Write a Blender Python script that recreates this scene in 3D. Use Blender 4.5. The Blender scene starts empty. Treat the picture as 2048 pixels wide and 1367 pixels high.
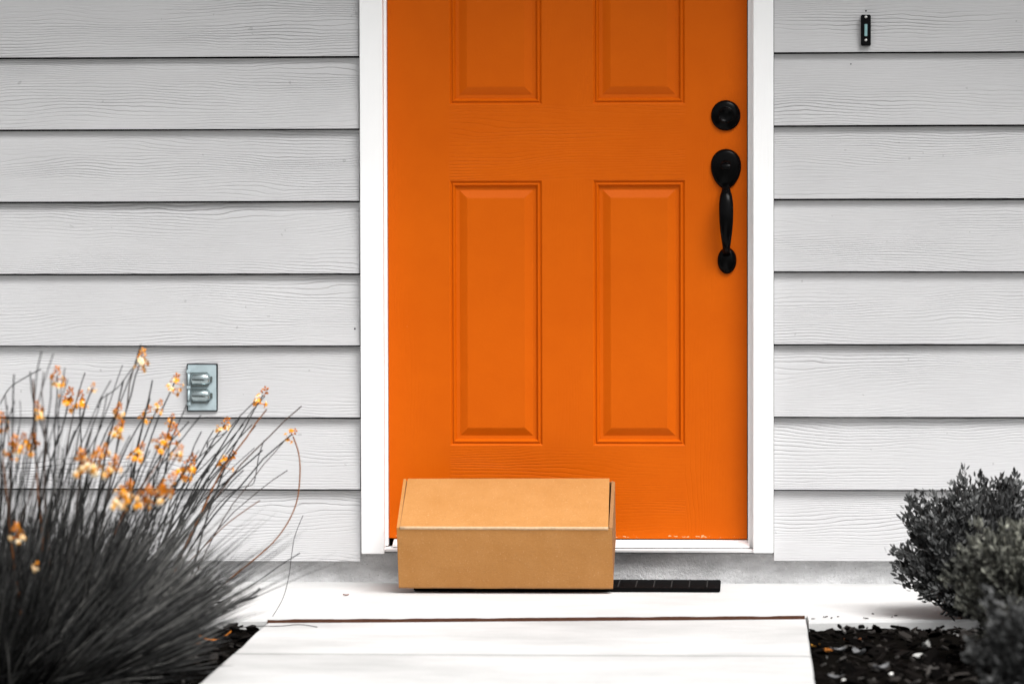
import bpy, bmesh, math, random
from mathutils import Vector, Matrix, Euler
from mathutils import noise as mnoise
R = math.radians
random.seed(11)
scene = bpy.context.scene
COL = scene.collection

# ------------------------------------------------------------------ camera
F_PX = 7850.0                      # focal length in pixels of a 2048 px wide picture
cam_d = bpy.data.cameras.new('camera')
cam_d.sensor_width = 36.0
cam_d.lens = F_PX / 2048.0 * 36.0
cam_d.clip_start = 0.1
cam_d.clip_end = 2000
cam = bpy.data.objects.new('camera', cam_d)
COL.objects.link(cam)
CAM_Z = 1.0
cam.location = (0, -10, CAM_Z)
PITCH, YAW, ROLL = math.atan(301 / F_PX), math.atan(474 / F_PX), R(-0.14)
crot = Matrix.Rotation(YAW, 3, 'Z') @ Matrix.Rotation(math.pi / 2 - PITCH, 3, 'X') @ Matrix.Rotation(ROLL, 3, 'Z')
cam.rotation_euler = crot.to_euler()
cam_d.dof.use_dof = True
cam_d.dof.focus_distance = 9.95
cam_d.dof.aperture_fstop = 3.5
scene.camera = cam

# ------------------------------------------------------------------ light
SUN_EL, SUN_AZ = R(57), R(142)     # azimuth from +Y towards +X
w = bpy.data.worlds.new('World'); scene.world = w; w.use_nodes = True
nt = w.node_tree; nt.nodes.clear()
sky = nt.nodes.new('ShaderNodeTexSky'); sky.sky_type = 'NISHITA'; sky.sun_disc = False
sky.sun_elevation = SUN_EL; sky.sun_rotation = SUN_AZ
sky.air_density = 1.0; sky.dust_density = 5.0; sky.ozone_density = 1.0
hs = nt.nodes.new('ShaderNodeHueSaturation'); hs.inputs['Saturation'].default_value = 0.06
bg = nt.nodes.new('ShaderNodeBackground'); bg.inputs['Strength'].default_value = 0.085
wo = nt.nodes.new('ShaderNodeOutputWorld')
nt.links.new(sky.outputs[0], hs.inputs['Color']); nt.links.new(hs.outputs[0], bg.inputs['Color'])
nt.links.new(bg.outputs[0], wo.inputs[0])
sd = bpy.data.lights.new('sun', 'SUN'); sd.energy = 2.2; sd.angle = R(34); sd.color = (1, 0.985, 0.97)
sun = bpy.data.objects.new('sun', sd); COL.objects.link(sun)
sdir = Vector((math.sin(SUN_AZ) * math.cos(SUN_EL), math.cos(SUN_AZ) * math.cos(SUN_EL), math.sin(SUN_EL)))
sun.location = (0, 0, 8)
sun.rotation_euler = sdir.to_track_quat('Z', 'Y').to_euler()
vs = scene.view_settings
vs.view_transform = 'Standard'; vs.look = 'None'; vs.gamma = 1.0
vs.exposure = 1.0

# ------------------------------------------------------------------ helpers
def ray(px, py):
    return crot @ Vector(((px - 1024) / F_PX, (683.5 - py) / F_PX, -1.0))
def at(px, py, Y):                 # world point seen at photo pixel on the vertical plane y = Y
    d = ray(px, py); t = (Y - cam.location.y) / d.y
    return Vector(cam.location) + d * t
def onz(px, py, Z):                # ... on the level plane z = Z
    d = ray(px, py); t = (Z - cam.location.z) / d.z
    return Vector(cam.location) + d * t
def X(px, Y, py=683): return at(px, py, Y).x
def Zp(py, Y, px=1100): return at(px, py, Y).z

def tag(o, label=None, cat=None, group=None, kind=None):
    if label: o['label'] = label
    if cat: o['category'] = cat
    if group: o['group'] = group
    if kind: o['kind'] = kind
    return o
def empty(name, loc, label, cat, group=None):
    o = bpy.data.objects.new(name, None); o.empty_display_size = 0.1
    COL.objects.link(o); o.location = loc
    return tag(o, label, cat, group)
WORLD = {}
def wloc(o):
    return WORLD.get(o.name, Vector(o.location)) if o else Vector((0, 0, 0))

class MB:
    def __init__(s): s.v = []; s.f = []; s.m = []; s.c = []; s.smooth = []
    def add(s, verts, faces, mat=0, col=None, smooth=False):
        b = len(s.v); s.v += [tuple(p) for p in verts]
        for f in faces:
            s.f.append([b + i for i in f]); s.m.append(mat); s.smooth.append(smooth)
        s.c += [col if col is not None else 0.5] * len(verts)
    def box(s, a, b, mat=0, bev=0):
        x0, y0, z0 = [min(a[i], b[i]) for i in range(3)]; x1, y1, z1 = [max(a[i], b[i]) for i in range(3)]
        if bev > 0:
            bm = bmesh.new(); bmesh.ops.create_cube(bm, size=1)
            bmesh.ops.scale(bm, vec=(x1 - x0, y1 - y0, z1 - z0), verts=bm.verts)
            bmesh.ops.translate(bm, vec=((x0 + x1) / 2, (y0 + y1) / 2, (z0 + z1) / 2), verts=bm.verts)
            bmesh.ops.bevel(bm, geom=bm.edges[:], offset=bev, segments=2, affect='EDGES')
            s.bm(bm, mat); return
        s.add([(x0,y0,z0),(x1,y0,z0),(x1,y1,z0),(x0,y1,z0),(x0,y0,z1),(x1,y0,z1),(x1,y1,z1),(x0,y1,z1)],
              [(0,3,2,1),(4,5,6,7),(0,1,5,4),(1,2,6,5),(2,3,7,6),(3,0,4,7)], mat)
    def bm(s, bm, mat=0, smooth=False):
        bm.verts.ensure_lookup_table(); bm.verts.index_update()
        s.add([v.co.copy() for v in bm.verts], [[v.index for v in f.verts] for f in bm.faces], mat, None, smooth); bm.free()
    def prism(s, prof, x0, x1, mat=0):     # profile of (y,z) points extruded along x
        n = len(prof)
        v = [(x0, p[0], p[1]) for p in prof] + [(x1, p[0], p[1]) for p in prof]
        f = [(i, (i+1) % n, n + (i+1) % n, n + i) for i in range(n)]
        f += [tuple(range(n))[::-1], tuple(range(n, 2*n))]
        s.add(v, f, mat)
    def tube(s, pts, rad, n=5, mat=0, col=None):
        rings = []; up = Vector((0.13, 0.97, 0.2))
        for i, p in enumerate(pts):
            t = (Vector(pts[min(i+1, len(pts)-1)]) - Vector(pts[max(i-1, 0)]))
            t = t.normalized() if t.length > 1e-9 else Vector((0,0,1))
            u = t.cross(up)
            if u.length < 1e-4: u = t.cross(Vector((1,0,0)))
            u.normalize(); v = t.cross(u)
            r = rad[i] if isinstance(rad, (list, tuple)) else rad
            rings.append([Vector(p) + (u * math.cos(k*2*math.pi/n) + v * math.sin(k*2*math.pi/n)) * r for k in range(n)])
        vv = [q for rg in rings for q in rg]; ff = []
        for i in range(len(rings)-1):
            for k in range(n):
                ff.append((i*n+k, i*n+(k+1) % n, (i+1)*n+(k+1) % n, (i+1)*n+k))
        ff += [tuple(range(n)), tuple(range(len(vv)-n, len(vv)))[::-1]]
        s.add(vv, ff, mat, col, True)
    def loft(s, rings, mat=0, cap=True):
        n = len(rings[0]); vv = [q for r in rings for q in r]; ff = []
        for i in range(len(rings)-1):
            for k in range(n): ff.append((i*n+k, i*n+(k+1) % n, (i+1)*n+(k+1) % n, (i+1)*n+k))
        if cap: ff += [tuple(range(n)), tuple(range(len(vv)-n, len(vv)))[::-1]]
        s.add(vv, ff, mat, None, True)
    def build(s, name, mats, parent=None, fixn=True):
        if not isinstance(mats, (list, tuple)): mats = [mats]
        off = wloc(parent)
        me = bpy.data.meshes.new(name)
        me.from_pydata([(x-off.x, y-off.y, z-off.z) for x, y, z in s.v], [], s.f)
        for m in mats: me.materials.append(m)
        me.polygons.foreach_set('material_index', s.m); me.polygons.foreach_set('use_smooth', s.smooth)
        at_ = me.attributes.new('tone', 'FLOAT', 'POINT'); at_.data.foreach_set('value', s.c)
        if fixn:
            bm = bmesh.new(); bm.from_mesh(me); bmesh.ops.recalc_face_normals(bm, faces=bm.faces[:]); bm.to_mesh(me); bm.free()
        me.update()
        o = bpy.data.objects.new(name, me); COL.objects.link(o)
        if parent: o.parent = parent
        WORLD[o.name] = off
        return o

# ------------------------------------------------------------------ materials
def mat(name, color=(0.5,)*3, rough=0.6, metallic=0.0, spec=0.5):
    m = bpy.data.materials.new(name); m.use_nodes = True
    b = m.node_tree.nodes['Principled BSDF']
    b.inputs['Base Color'].default_value = (*color, 1); b.inputs['Roughness'].default_value = rough
    b.inputs['Metallic'].default_value = metallic; b.inputs['Specular IOR Level'].default_value = spec
    return m, m.node_tree, b
def N(nt, t, **kw):
    n = nt.nodes.new(t)
    for k, v in kw.items():
        if k in n.inputs.keys(): n.inputs[k].default_value = v
        else: setattr(n, k, v)
    return n
def math_(nt, op, a, b=None, c=None):
    n = nt.nodes.new('ShaderNodeMath'); n.operation = op
    for i, v in enumerate((a, b, c)):
        if v is None: continue
        if isinstance(v, (int, float)): n.inputs[i].default_value = v
        else: nt.links.new(v, n.inputs[i])
    return n.outputs[0]
def coords(nt, scale=(1,1,1), rnd=False):
    tc = N(nt, 'ShaderNodeTexCoord'); mp = N(nt, 'ShaderNodeMapping'); mp.inputs['Scale'].default_value = scale
    nt.links.new(tc.outputs['Object'], mp.inputs['Vector'])
    if rnd:
        oi = N(nt, 'ShaderNodeObjectInfo'); cx = N(nt, 'ShaderNodeCombineXYZ')
        for i, k in enumerate((37.0, 0.0, 61.0)):
            nt.links.new(math_(nt, 'MULTIPLY', oi.outputs['Random'], k), cx.inputs[i])
        nt.links.new(cx.outputs[0], mp.inputs['Location'])
    return mp.outputs[0]
def noise(nt, vec, scale, detail=3, rough=0.5, dist=0.0):
    n = N(nt, 'ShaderNodeTexNoise'); n.inputs['Scale'].default_value = scale
    n.inputs['Detail'].default_value = detail; n.inputs['Roughness'].default_value = rough; n.inputs['Distortion'].default_value = dist
    nt.links.new(vec, n.inputs['Vector']); return n.outputs['Fac']
def ramp(nt, fac, stops):
    r = N(nt, 'ShaderNodeValToRGB'); cr = r.color_ramp
    while len(cr.elements) < len(stops): cr.elements.new(0.5)
    for e, (p, c) in zip(cr.elements, stops):
        e.position = p; e.color = (*c, 1) if len(c) == 3 else c
    nt.links.new(fac, r.inputs[0]); return r.outputs[0]
def mix(nt, fac, a, b):
    m = N(nt, 'ShaderNodeMix'); m.data_type = 'RGBA'
    for i, v in ((0, fac), (6, a), (7, b)):
        if isinstance(v, (int, float)): m.inputs[i].default_value = v
        elif isinstance(v, tuple): m.inputs[i].default_value = (*v, 1)
        else: nt.links.new(v, m.inputs[i])
    return m.outputs[2]
def bump(nt, b, h, dist, strength=1.0, prev=None):
    n = N(nt, 'ShaderNodeBump'); n.inputs['Distance'].default_value = dist; n.inputs['Strength'].default_value = strength
    nt.links.new(h, n.inputs['Height'])
    if prev is not None: nt.links.new(prev, n.inputs['Normal'])
    nt.links.new(n.outputs[0], b.inputs['Normal']); return n.outputs[0]

def grain_height(nt, along='X', freq=95.0, warp=1.0, rnd=True):
    """embossed wood grain: contour lines of a stretched noise added to the cross coordinate"""
    sc = (1,1,1)
    v = coords(nt, sc, rnd)
    sx = N(nt, 'ShaderNodeSeparateXYZ'); nt.links.new(v, sx.inputs[0])
    a, c = (sx.outputs[0], sx.outputs[2]) if along == 'X' else (sx.outputs[2], sx.outputs[0])
    cb = N(nt, 'ShaderNodeCombineXYZ')
    nt.links.new(math_(nt, 'MULTIPLY', a, 1.5), cb.inputs[0]); nt.links.new(math_(nt, 'MULTIPLY', c, 7.0), cb.inputs[1])
    big = noise(nt, cb.outputs[0], 1.0, 2, 0.45)
    cb2 = N(nt, 'ShaderNodeCombineXYZ')
    nt.links.new(math_(nt, 'MULTIPLY', a, 7.0), cb2.inputs[0]); nt.links.new(math_(nt, 'MULTIPLY', c, 18.0), cb2.inputs[1])
    mid = noise(nt, cb2.outputs[0], 1.0, 3, 0.5)
    ph = math_(nt, 'ADD', math_(nt, 'MULTIPLY', c, freq), math_(nt, 'MULTIPLY', big, 13.0 * warp))
    ph = math_(nt, 'ADD', ph, math_(nt, 'MULTIPLY', mid, 1.9 * warp))
    fr = math_(nt, 'FRACT', ph)
    # groove: sharp on one side, soft on the other
    g = math_(nt, 'POWER', fr, 4.0)
    g2 = math_(nt, 'MULTIPLY', math_(nt, 'LESS_THAN', fr, 0.12), math_(nt, 'SUBTRACT', 1.0, math_(nt, 'MULTIPLY', fr, 8.3)))
    line = math_(nt, 'MAXIMUM', g, g2)
    cb3 = N(nt, 'ShaderNodeCombineXYZ')
    nt.links.new(math_(nt, 'MULTIPLY', a, 2.2), cb3.inputs[0]); nt.links.new(math_(nt, 'MULTIPLY', c, 16.0), cb3.inputs[1])
    amp = math_(nt, 'MULTIPLY', noise(nt, cb3.outputs[0], 1.0, 2, 0.5), 1.0)
    amp = math_(nt, 'POWER', math_(nt, 'MAXIMUM', math_(nt, 'SUBTRACT', math_(nt, 'MULTIPLY', amp, 2.2), 0.55), 0.0), 1.2)
    cb5 = N(nt, 'ShaderNodeCombineXYZ')
    nt.links.new(math_(nt, 'MULTIPLY', a, 0.9), cb5.inputs[0]); nt.links.new(math_(nt, 'MULTIPLY', c, 9.0), cb5.inputs[1])
    patch = noise(nt, cb5.outputs[0], 1.0, 1, 0.4)
    amp = math_(nt, 'MULTIPLY', amp, math_(nt, 'MINIMUM', 1.25, math_(nt, 'MAXIMUM', 0.12, math_(nt, 'SUBTRACT', math_(nt, 'MULTIPLY', patch, 4.2), 1.45))))
    cb4 = N(nt, 'ShaderNodeCombineXYZ')
    nt.links.new(math_(nt, 'MULTIPLY', a, 14.0), cb4.inputs[0]); nt.links.new(math_(nt, 'MULTIPLY', c, 520.0), cb4.inputs[1])
    fine = noise(nt, cb4.outputs[0], 1.0, 2, 0.6)
    return line, amp, fine

def make_siding():
    m, nt, b = mat('painted_lap_siding', (0.6,0.6,0.61), 0.55, spec=0.3)
    line, amp, fine = grain_height(nt, 'X', 135.0, 1.0)
    h = math_(nt, 'SUBTRACT', math_(nt, 'MULTIPLY', fine, 0.30), math_(nt, 'MULTIPLY', line, amp))
    bump(nt, b, h, 0.0026, 1.0)
    v = coords(nt, (1,1,2.0), True)
    n1 = noise(nt, v, 2.3, 5, 0.6)
    n2 = noise(nt, coords(nt, (6,1,40), True), 3.0, 4, 0.7)
    c = ramp(nt, n1, [(0.3, (0.475,0.473,0.480)), (0.7, (0.53,0.528,0.535))])
    c = mix(nt, math_(nt, 'MULTIPLY', math_(nt, 'MULTIPLY', line, amp), 0.30), c, (0.26,0.26,0.27))
    c = mix(nt, math_(nt, 'MULTIPLY', n2, 0.12), c, (0.68,0.68,0.68))
    # tiny dark specks
    sp = noise(nt, coords(nt, (1,1,1), True), 55.0, 1, 0.4)
    c = mix(nt, math_(nt, 'MULTIPLY', math_(nt, 'GREATER_THAN', sp, 0.80), 0.35), c, (0.2,0.2,0.2))
    nt.links.new(c, b.inputs['Base Color'])
    return m
def make_orange(name, along):
    m, nt, b = mat(name, (0.66,0.085,0.001), 0.45, spec=0.09)
    n1 = noise(nt, coords(nt), 6.0, 6, 0.65)
    c = ramp(nt, n1, [(0.3, (0.535,0.090,0.0003)), (0.7, (0.575,0.102,0.0007))])
    if along:
        line, amp, fine = grain_height(nt, along, 120.0, 0.9, False)
        h = math_(nt, 'SUBTRACT', math_(nt, 'MULTIPLY', fine, 0.3), math_(nt, 'MULTIPLY', line, amp))
        st = 1.0 if along == 'X' else 0.22
        bump(nt, b, h, 0.0011 * st, 1.0)
    else:
        bump(nt, b, noise(nt, coords(nt), 160.0, 3, 0.6), 0.0003, 1.0)
    # chips of pale primer, sparse, thicker near the foot of the door
    tc = N(nt, 'ShaderNodeTexCoord'); sx = N(nt, 'ShaderNodeSeparateXYZ'); nt.links.new(tc.outputs['Object'], sx.inputs[0])
    low = math_(nt, 'MAXIMUM', math_(nt, 'SUBTRACT', 1.0, math_(nt, 'MULTIPLY', math_(nt, 'ABSOLUTE', math_(nt, 'SUBTRACT', sx.outputs[2], DOOR_Z0 - HOUSE.z + 0.006)), 130.0)), 0.0)
    chip = noise(nt, coords(nt, (1, 1, 2.2)), 75.0, 3, 0.6)
    thr = math_(nt, 'SUBTRACT', 0.795, math_(nt, 'MULTIPLY', low, 0.22))
    c = mix(nt, math_(nt, 'MULTIPLY', math_(nt, 'GREATER_THAN', chip, thr), 0.65), c, (0.85,0.55,0.30))
    nt.links.new(c, b.inputs['Base Color'])
    return m
def make_white():
    m, nt, b = mat('white_trim_paint', (0.8,0.8,0.8), 0.45, spec=0.4)
    c = ramp(nt, noise(nt, coords(nt, (1,1,0.25)), 9.0, 5, 0.6), [(0.25, (0.86,0.86,0.86)), (0.65, (0.90,0.90,0.90))])
    nt.links.new(c, b.inputs['Base Color'])
    bump(nt, b, noise(nt, coords(nt, (8,8,0.5)), 30.0, 3, 0.6), 0.0004)
    return m
def make_concrete(name, lo, hi, sc=5.0, speck=0.5, bumpd=0.0015, spec_dark=(0.12,0.12,0.12), thr=0.66):
    m, nt, b = mat(name, hi, 0.9, spec=0.2)
    n1 = noise(nt, coords(nt, (0.6,1,1.4)), sc, 7, 0.62)
    c = ramp(nt, n1, [(0.34, lo), (0.62, hi)])
    n2 = noise(nt, coords(nt), 150.0, 3, 0.7)
    c = mix(nt, math_(nt, 'MULTIPLY', math_(nt, 'GREATER_THAN', n2, thr), speck), c, spec_dark)
    n3 = noise(nt, coords(nt), 60.0, 5, 0.75)
    c = mix(nt, math_(nt, 'MULTIPLY', math_(nt, 'GREATER_THAN', n3, 0.60), speck * 0.35), c, tuple(min(1, x * 1.35) for x in hi))
    nt.links.new(c, b.inputs['Base Color'])
    hgt = math_(nt, 'ADD', n2, math_(nt, 'MULTIPLY', n3, 2.0))
    bump(nt, b, hgt, bumpd)
    return m
def make_card(name='kraft_cardboard', hi=(0.455,0.222,0.074), lo=(0.37,0.163,0.043)):
    m, nt, b = mat(name, hi, 0.85, spec=0.15)
    f1 = noise(nt, coords(nt, (1,1,1)), 14.0, 7, 0.7)
    f2 = noise(nt, coords(nt, (30,160,160)), 3.0, 4, 0.7)
    f3 = noise(nt, coords(nt, (1,1,1)), 210.0, 3, 0.8)
    c = ramp(nt, f1, [(0.15, lo), (0.85, hi)])
    c = mix(nt, math_(nt, 'MULTIPLY', math_(nt, 'GREATER_THAN', f2, 0.60), 0.34), c, (0.27,0.13,0.045))
    c = mix(nt, math_(nt, 'MULTIPLY', math_(nt, 'GREATER_THAN', f3, 0.62), 0.30), c, (0.28,0.14,0.055))
    c = mix(nt, math_(nt, 'MULTIPLY', math_(nt, 'LESS_THAN', f3, 0.36), 0.25), c, (0.72,0.47,0.26))
    nt.links.new(c, b.inputs['Base Color'])
    bump(nt, b, math_(nt, 'ADD', f1, math_(nt, 'MULTIPLY', f2, 0.3)), 0.0012)
    return m
def make_tone(name, stops, rough=0.6, spec=0.3, sub=0.0):
    m, nt, b = mat(name, (0.05,)*3, rough, spec=spec)
    a = N(nt, 'ShaderNodeAttribute'); a.attribute_name = 'tone'
    nt.links.new(ramp(nt, a.outputs['Fac'], stops), b.inputs['Base Color'])
    return m
def make_plain(name, color, rough=0.5, metallic=0.0, spec=0.5, nscale=40, bd=0.0003):
    m, nt, b = mat(name, color, rough, metallic, spec)
    n1 = noise(nt, coords(nt), nscale, 4, 0.6)
    c = ramp(nt, n1, [(0.3, tuple(x * 0.85 for x in color)), (0.7, tuple(min(1, x * 1.12) for x in color))])
    nt.links.new(c, b.inputs['Base Color'])
    if bd: bump(nt, b, n1, bd)
    return m

# ================================================================== THE HOUSE
YD, YJ, YC, YS = 0.025, 0.004, -0.040, -0.026   # door face, jamb face, casing face, siding butt
HOUSE = Vector((-1.0, 0.1, -0.05))
DOOR_Z0 = Zp(1076, YD)
M_sid = make_siding(); M_or_rail = make_orange('orange_paint_rail', 'X'); M_or_stile = make_orange('orange_paint_stile', 'Z'); M_or = make_orange('orange_paint_panel', None)
M_white = make_white()
M_found = make_concrete('foundation_concrete', (0.40,0.40,0.405), (0.68,0.68,0.685), 13.0, 0.7, 0.003)
M_slab = make_concrete('porch_concrete', (0.46,0.46,0.455), (0.57,0.57,0.565), 3.0, 0.18, 0.0008, (0.5,0.5,0.5), 0.68)
M_path = make_concrete('path_concrete', (0.38,0.38,0.376), (0.53,0.53,0.525), 2.5, 0.15, 0.001, (0.45,0.45,0.45), 0.68)
M_dark = make_plain('dark_gap', (0.008,0.008,0.008), 0.9, 0, 0.0)
M_black = make_plain('black_metal', (0.0022,0.0022,0.0024), 0.2, 0.0, 0.06, 60, 0.0001)
M_rust = make_plain('joint_filler', (0.045,0.018,0.010), 0.95, 0, 0.1, 60, 0.002)
M_shingle = make_plain('roof_shingle', (0.09,0.09,0.09), 0.9, 0, 0.2, 30, 0.003)
M_soffit = make_plain('soffit_board', (0.45,0.45,0.45), 0.7, 0, 0.3, 12, 0.0005)

house = empty('house', HOUSE, 'grey lap-sided house front with concrete foundation and white trimmed orange door', 'house')

XL0, XR1 = -5.2, 3.6
XTL = X(720.5, YS); XTR = X(1547, YS)
EAVE_Z = 2.66; EAVE_D = 0.86
leftlines = [1120, 977, 834, 690.5, 547, 402.5, 258, 113.5]
rightlines = [1121.5, 979, 833, 687.5, 542, 397, 250, 103.5]
def courses(lines, pxr):
    zs = [Zp(y, YS, pxr) for y in lines]
    st = zs[-1] - zs[-2]
    while zs[-1] < EAVE_Z: zs.append(zs[-1] + st)
    return zs
def board(z0, z1, x0, x1, last=False):
    g = 0.0044  # slit left under each butt, shapes its shadow line
    top = min(z1 - g, EAVE_Z) if not last else EAVE_Z
    mb = MB()
    # slight waviness of the butt line
    n = max(2, int((x1 - x0) / 0.22)); rows = []
    prof = [(YS, z0), (YS + 0.016, top), (YS + 0.026, top), (YS + 0.012, z0 + 0.0)]
    for i in range(n + 1):
        x = x0 + (x1 - x0) * i / n
        d = (mnoise.noise(Vector((x * 1.3, z0 * 7, 3.3)))) * 0.0011
        rows.append([(x, p[0] + d, p[1] + (d * 0.9)) for p in prof])
    vv = [p for r in rows for p in r]; ff = []
    for i in range(n):
        for k in range(4): ff.append((i*4+k, i*4+(k+1) % 4, (i+1)*4+(k+1) % 4, (i+1)*4+k))
    ff += [(0,1,2,3), tuple(range(len(vv)-4, len(vv)))[::-1]]
    mb.add(vv, ff)
    o = mb.build('siding_board', M_sid, house)
    return o
zl = courses(leftlines, 360); zr = courses(rightlines, 1800)
for zs, x0, x1 in ((zl, XL0, XTL - 0.0015), (zr, XTR + 0.0015, XR1)):
    for i in range(len(zs) - 1):
        if zs[i] > EAVE_Z - 0.03: break
        board(zs[i], zs[i+1], x0, x1)

DX0, DX1 = X(777.0, YD), X(1494, YD)
DOOR_Z1 = DOOR_Z0 + 2.03
# sheathing behind the boards, end walls, back wall
mb = MB()
mb.box((XL0, 0.006, 0.055), (DX0 - 0.06, 0.10, EAVE_Z)); mb.box((DX1 + 0.06, 0.006, 0.055), (XR1, 0.10, EAVE_Z))
mb.box((DX0 - 0.06, 0.006, DOOR_Z1 + 0.03), (DX1 + 0.06, 0.10, EAVE_Z))
mb.build('sheathing', M_dark, house)  # near black: shade in the slits between boards put into its colour
mb = MB()
mb.box((XL0, 0.10, 0.05), (XL0 + 0.12, 7.0, EAVE_Z)); mb.box((XR1 - 0.12, 0.10, 0.05), (XR1, 7.0, EAVE_Z)); mb.box((XL0, 7.0, 0.05), (XR1, 7.12, EAVE_Z))
mb.build('wall', M_soffit, house)
# head casing area above the door
mb = MB(); mb.box((XTL + 0.0, YC, DOOR_Z1 + 0.02), (XTR, 0.006, DOOR_Z1 + 0.11)); mb.build('door_casing', M_white, house)
if EAVE_Z - (DOOR_Z1 + 0.115) > 0.02: board(DOOR_Z1 + 0.115, EAVE_Z + 0.1, XTL, XTR, True)
# roof + soffit
mb = MB(); mb.box((XL0 - 0.4, -EAVE_D, EAVE_Z), (XR1 + 0.4, 0.12, EAVE_Z + 0.02)); mb.build('soffit', M_soffit, house)
mb = MB(); mb.box((XL0 - 0.42, -EAVE_D - 0.03, EAVE_Z - 0.01), (XR1 + 0.42, -EAVE_D, EAVE_Z + 0.17)); mb.build('fascia', M_white, house)
mb = MB(); mb.add([(XL0-0.45,-EAVE_D-0.06,EAVE_Z+0.16),(XR1+0.45,-EAVE_D-0.06,EAVE_Z+0.16),(XR1+0.45,3.5,EAVE_Z+2.0),(XL0-0.45,3.5,EAVE_Z+2.0),
                   (XL0-0.45,8.3,EAVE_Z+0.1),(XR1+0.45,8.3,EAVE_Z+0.1)], [(0,1,2,3),(3,2,5,4),(0,3,4),(1,5,2)]); mb.build('roof', M_shingle, house, False)
# foundation
zf = Zp(1103, 0.0)
mb = MB()
nx = 220; prof = []
def fy(x, z): return 0.0018 * mnoise.noise(Vector((x * 9, 0, z * 30))) + 0.0022 * mnoise.noise(Vector((x * 2.2, 5, z * 6)))
cols = []
zs_ = [-0.25, 0.0, 0.02, 0.04, 0.06, zf - 0.004, zf]
for i in range(nx + 1):
    x = XL0 + (XR1 - XL0) * i / nx
    cols.append([(x, fy(x, z) + (0.004 if j == 6 else 0), z) for j, z in enumerate(zs_)])
vv = [p for c in cols for p in c]; k = len(zs_); ff = []
for i in range(nx):
    for j in range(k - 1): ff.append((i*k+j, (i+1)*k+j, (i+1)*k+j+1, i*k+j+1))
mb.add(vv, ff, 0, None, False)
mb.box((XL0, 0.012, -0.25), (XR1, 0.35, zf))
mb.build('foundation', M_found, house, False)

# casings and jambs
def vboard(name, xa, xb, yf, z0, z1, bev=0.0015):
    mb = MB(); mb.box((xa, yf, z0), (xb, 0.0055, z1), 0, bev); return mb.build(name, M_white, house)
CZL, CZR = Zp(1107, YC, 745), Zp(1105.5, YC, 1525)
vboard('door_casing', X(720.8, YC, 600), X(766.5, YC, 600), YC, CZL, DOOR_Z1 + 0.0195)
vboard('door_casing', X(1506.5, YC, 600), X(1547, YC, 600), YC, CZR, DOOR_Z1 + 0.0195)
# jambs: reveal strip beside the door with a small stop bead
for s, xa, xb, py in ((0, 765.5, 774.8, 1091), (1, 1495.8, 1507.5, 1094)):
    z0 = Zp(py, YJ, 770)
    mb = MB(); a, b_ = X(xa, YJ), X(xb, YJ)
    mb.box((a, YJ, z0), (b_, 0.10, DOOR_Z1 + 0.02), 0, 0.0012)
    if s == 0: mb.box((a - 0.004, YJ - 0.010, z0 + 0.002), (a + 0.004, YJ - 0.0005, DOOR_Z1 + 0.018), 0, 0.001)
    else: mb.box((b_ - 0.006, YJ - 0.010, z0 + 0.002), (b_ + 0.002, YJ - 0.0005, DOOR_Z1 + 0.018), 0, 0.001)
    mb.build('door_jamb', M_white, house)
mb = MB(); mb.box((X(774.9, YJ), 0.030, DOOR_Z0 - 0.03), (X(777.2, YJ), 0.09, DOOR_Z1)); mb.box((X(1494.2, YJ), 0.034, DOOR_Z0 - 0.02), (X(1495.7, YJ), 0.09, DOOR_Z1))
mb.build('weatherstrip', M_dark, house)
# threshold
tz1 = Zp(1078.5, YD - 0.002); tzm = Zp(1095, -0.022); tzb = Zp(1103, -0.030)
mb = MB()
xa, xb = X(785, 0), X(1499, 0)
mb.prism([(-0.020, tzm + 0.001), (-0.020, tzm + 0.006), (-0.006, tzm + 0.0095), (0.012, tz1 - 0.004), (0.024, tz1), (0.09, tz1), (0.09, tzm + 0.001)], xa, xb, 0)
mb.prism([(-0.029, tzb), (-0.031, tzm - 0.0035), (-0.028, tzm - 0.0016), (0.09, tzm - 0.0016), (0.09, tzb)], X(769, 0), X(1507, 0), 0)
mb.prism([(-0.014, tzm - 0.0014), (-0.014, tzm + 0.0008), (0.08, tzm + 0.0008), (0.08, tzm - 0.0014)], xa, xb, 1)
mb.build('threshold', [M_white, M_rust], house)
# blocking behind jamb foot
mb = MB(); mb.box((X(720, 0), 0.0, zf + 0.0005), (X(1547, 0), 0.09, tzb - 0.0005)); mb.build('sill_plate', M_found, house)

for px_, py_, r_ in ((1732, 22, 1.6), (1702, 128, 1.2), (710, 657, 1.7)):
    c = at(px_, py_, YS + 0.006); mb = MB(); zs = zl if px_ < 1024 else zr
    ysf = [YS + 0.016 * (c.z - zs[i]) / (zs[i+1] - zs[i]) for i in range(len(zs) - 1) if zs[i] <= c.z < zs[i+1]][0]
    mb.loft([[Vector((c.x + r_*f/785*math.cos(k*math.pi/6), ysf + 0.003 - d, c.z + r_*f/785*math.sin(k*math.pi/6))) for k in range(12)] for f, d in ((1, 0), (1, 0.0035), (0.6, 0.0042))])
    mb.build('nail_head', M_dark, house)

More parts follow.
